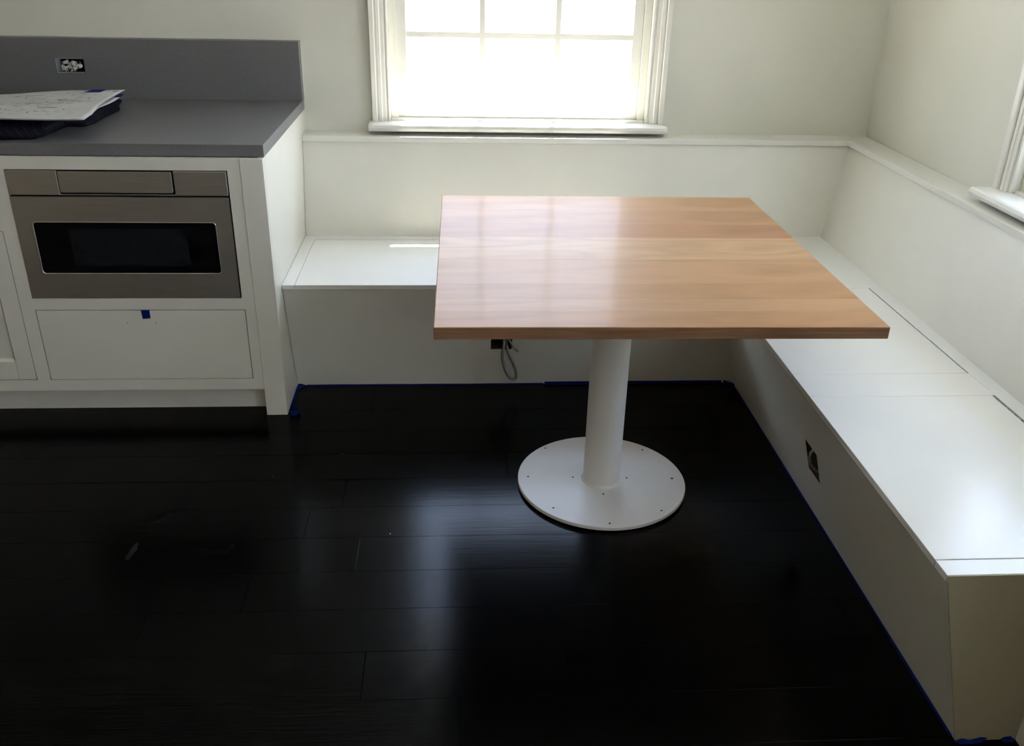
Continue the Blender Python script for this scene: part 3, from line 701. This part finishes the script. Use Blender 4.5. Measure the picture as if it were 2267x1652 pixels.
def sheet(name, corners, wave, m, parent, nu=40, nv=26, th=.0005):
    """corners: back-left, back-right, front-right, front-left"""
    A, B, Cc, D = [Vector(c) for c in corners]; V = []; F = []
    for j in range(nv):
        v = j/(nv-1)
        for i in range(nu):
            u = i/(nu-1); V.append(tuple(wave(u, v, A*(1-u)*(1-v)+B*u*(1-v)+Cc*u*v+D*(1-u)*v)))
    for j in range(nv-1):
        for i in range(nu-1): F.append((j*nu+i, j*nu+i+1, (j+1)*nu+i+1, (j+1)*nu+i))
    o = mk(name, V, F, m, parent, smooth=True); s = o.modifiers.new('thick', 'SOLIDIFY'); s.thickness = th; s.offset = -1
    return o
dwg = tag(empty('drawing_sheets', (-3.25, -.58, 1.015)), 'creased white printed plan sheets lying on the navy garment', 'paper')
CR = [(-3.62, -.45, 1.020), (-2.957, -.300, 1.031), (-2.918, -.832, 1.0225), (-3.55, -.885, 1.020)]
def wave1(u, v, p):
    z = p.z + .004*math.sin(9*u+1.2+2*v)*(1-.4*v) + .003*math.sin(5*v+4*u) + .010*max(0, u-.8)*5*math.exp(-((v-0)*3)**2)*.5
    x = p.x - .020*max(0, u-.6)/.4*math.sin(min(1, v*1.25)*math.pi)*.9
    return Vector((x, p.y, z+.0045))
sheet('top_sheet', CR, wave1, 'paper', dwg)
def wave2(u, v, p):
    q = wave1(u, v, p); return Vector((q.x+.018*u*math.sin(min(1, v*2)*math.pi)*.6, q.y-.03*(1-v)*u, q.z-.0042-.006*u*(1-v)))
o = sheet('lower_sheet', [(-3.60, -.46, 1.020), (-2.952, -.325, 1.029), (-2.920, -.828, 1.0225), (-3.55, -.880, 1.020)], wave2, 'paper', dwg)
# printed line work following the top sheet
A, B, Cc, D = [Vector(c) for c in CR]
def onsheet(u, v, lift=.0006):
    p = wave1(u, v, A*(1-u)*(1-v)+B*u*(1-v)+Cc*u*v+D*(1-u)*v); return Vector((p.x, p.y, p.z+lift))
def strokes(lst, name, m):
    V = []; F = []
    for (u0, v0, u1, v1, wd) in lst:
        d = Vector((u1-u0, (v1-v0))); Ln = d.length; k = max(2, int(Ln/.03)+1)
        if Ln < 1e-6: continue
        nrm = Vector((-d.y, d.x))/Ln
        for i in range(k):
            t = i/(k-1); u = u0+d.x*t; v = v0+d.y*t
            V.append(tuple(onsheet(u+nrm.x*wd, v+nrm.y*wd))); V.append(tuple(onsheet(u-nrm.x*wd, v-nrm.y*wd)))
        b = len(V)-2*k
        F += [(b+2*i, b+2*i+1, b+2*i+3, b+2*i+2) for i in range(k-1)]
    o = mk(name, V, F, m, dwg); o['kind'] = 'stuff'; return o
random.seed(21); st = []; st2 = []
for k in range(90):
    u = random.uniform(.45, .9); v = random.uniform(.1, .85); an = random.choice((0, 0, 1.57, .5, -.4)) + random.uniform(-.1, .1); ln = random.uniform(.008, .035)
    st.append((u, v, u+ln*math.cos(an), v+ln*math.sin(an), random.uniform(.002, .0045)))
for (u, v, l) in ((.80, .42, .07), (.72, .46, .07), (.55, .52, .05), (.62, .30, .05), (.47, .62, .05)): st.append((u, v, u+l, v-.02, .0035))
for (u, v, l, wd) in ((.70, .62, .10, .018), (.74, .34, .06, .02), (.54, .16, .10, .008), (.88, .035, .05, .009), (.80, .03, .04, .008), (.6, .45, .08, .012), (.95, .06, .03, .02)): st2.append((u, v, u+l, v, wd))
for k in range(16): st2.append((.62+k*.013, .86+random.uniform(-.005, .005), .62+k*.013+.008, .86, .004))
strokes(st2, 'printed_shading', 'ink_light'); strokes(st, 'printed_lines', 'ink')
V = [tuple(onsheet(u, v, .0012)) for u, v in ((.835, 0.0), (.905, 0.0), (.895, .085), (.815, .085))]
o = mk('tape', V, [(0, 1, 2, 3)], 'tape', dwg); tag(o, 'blue tape holding the far edge'); o.modifiers.new('thick', 'SOLIDIFY').thickness = .0004
V = [(-2.965, -.345, 1.0262), (-2.949, -.345, 1.0265), (-2.944, -.40, 1.0245), (-2.966, -.40, 1.0240)]
o = mk('tape', V, [(0, 1, 2, 3)], 'tape', dwg); tag(o, 'blue tape under the lifted corner'); o.modifiers.new('thick', 'SOLIDIFY').thickness = .0004
V = [(-3.035, -.225, ZK+.012), (-3.000, -.222, ZK+.014), (-3.005, -.300, ZK+.004), (-3.030, -.310, ZK+.003), (-3.040, -.26, ZK+.006)]
o = mk('plastic_scrap', V, [(0, 1, 2, 3, 4)], 'tape_light', None); o.modifiers.new('thick', 'SOLIDIFY').thickness = .0006
tag(o, 'light blue scrap peeking out behind the garment on the countertop', 'scrap')

# ------------------------------------------------------------------ crumbs and a scuff on the floor
random.seed(8)
for i, (x, yv, lab) in enumerate(((-2.1348, -1.1813, 'white crumb on the dark floor behind the others, nearest the bench'), (-2.3396, -1.3161, 'white crumb on the dark floor nearest the cabinet foot'), (-1.9474, -1.6351, 'white crumb on the dark floor nearest the table base'))):
    s = .0016 if i < 2 else .0026
    V = [(x+s*math.cos(a)*random.uniform(.7, 1.2), yv+s*math.sin(a)*random.uniform(.7, 1.2), .0002) for a in [k*math.pi/3 for k in range(6)]] + [(x, yv, .0002+s)]
    o = mk('plaster_crumb', V, [(k, (k+1) % 6, 6) for k in range(6)]+[tuple(range(6))], 'crumb'); tag(o, lab, 'debris', 'plaster crumbs on the floor')

box('joint_highlight', -2.0333, -2.0318, -1.800, -1.655, .0001, .00025, 'joint_light', fl, 0)  # thin pale strip, a highlight painted along the board joint
for (cx, cy, rx, ry) in ((-2.661, -1.690, .009, .034), (-2.664, -1.722, .011, .016), (-2.822, -1.726, .016, .006)):
    V = [(cx+rx*math.cos(a)*random.uniform(.7, 1.2), cy+ry*math.sin(a)*random.uniform(.8, 1.15), .0002) for a in [k*math.pi/7 for k in range(14)]]
    mk('scuff_mark', V, [tuple(range(14))], 'scuff', fl)
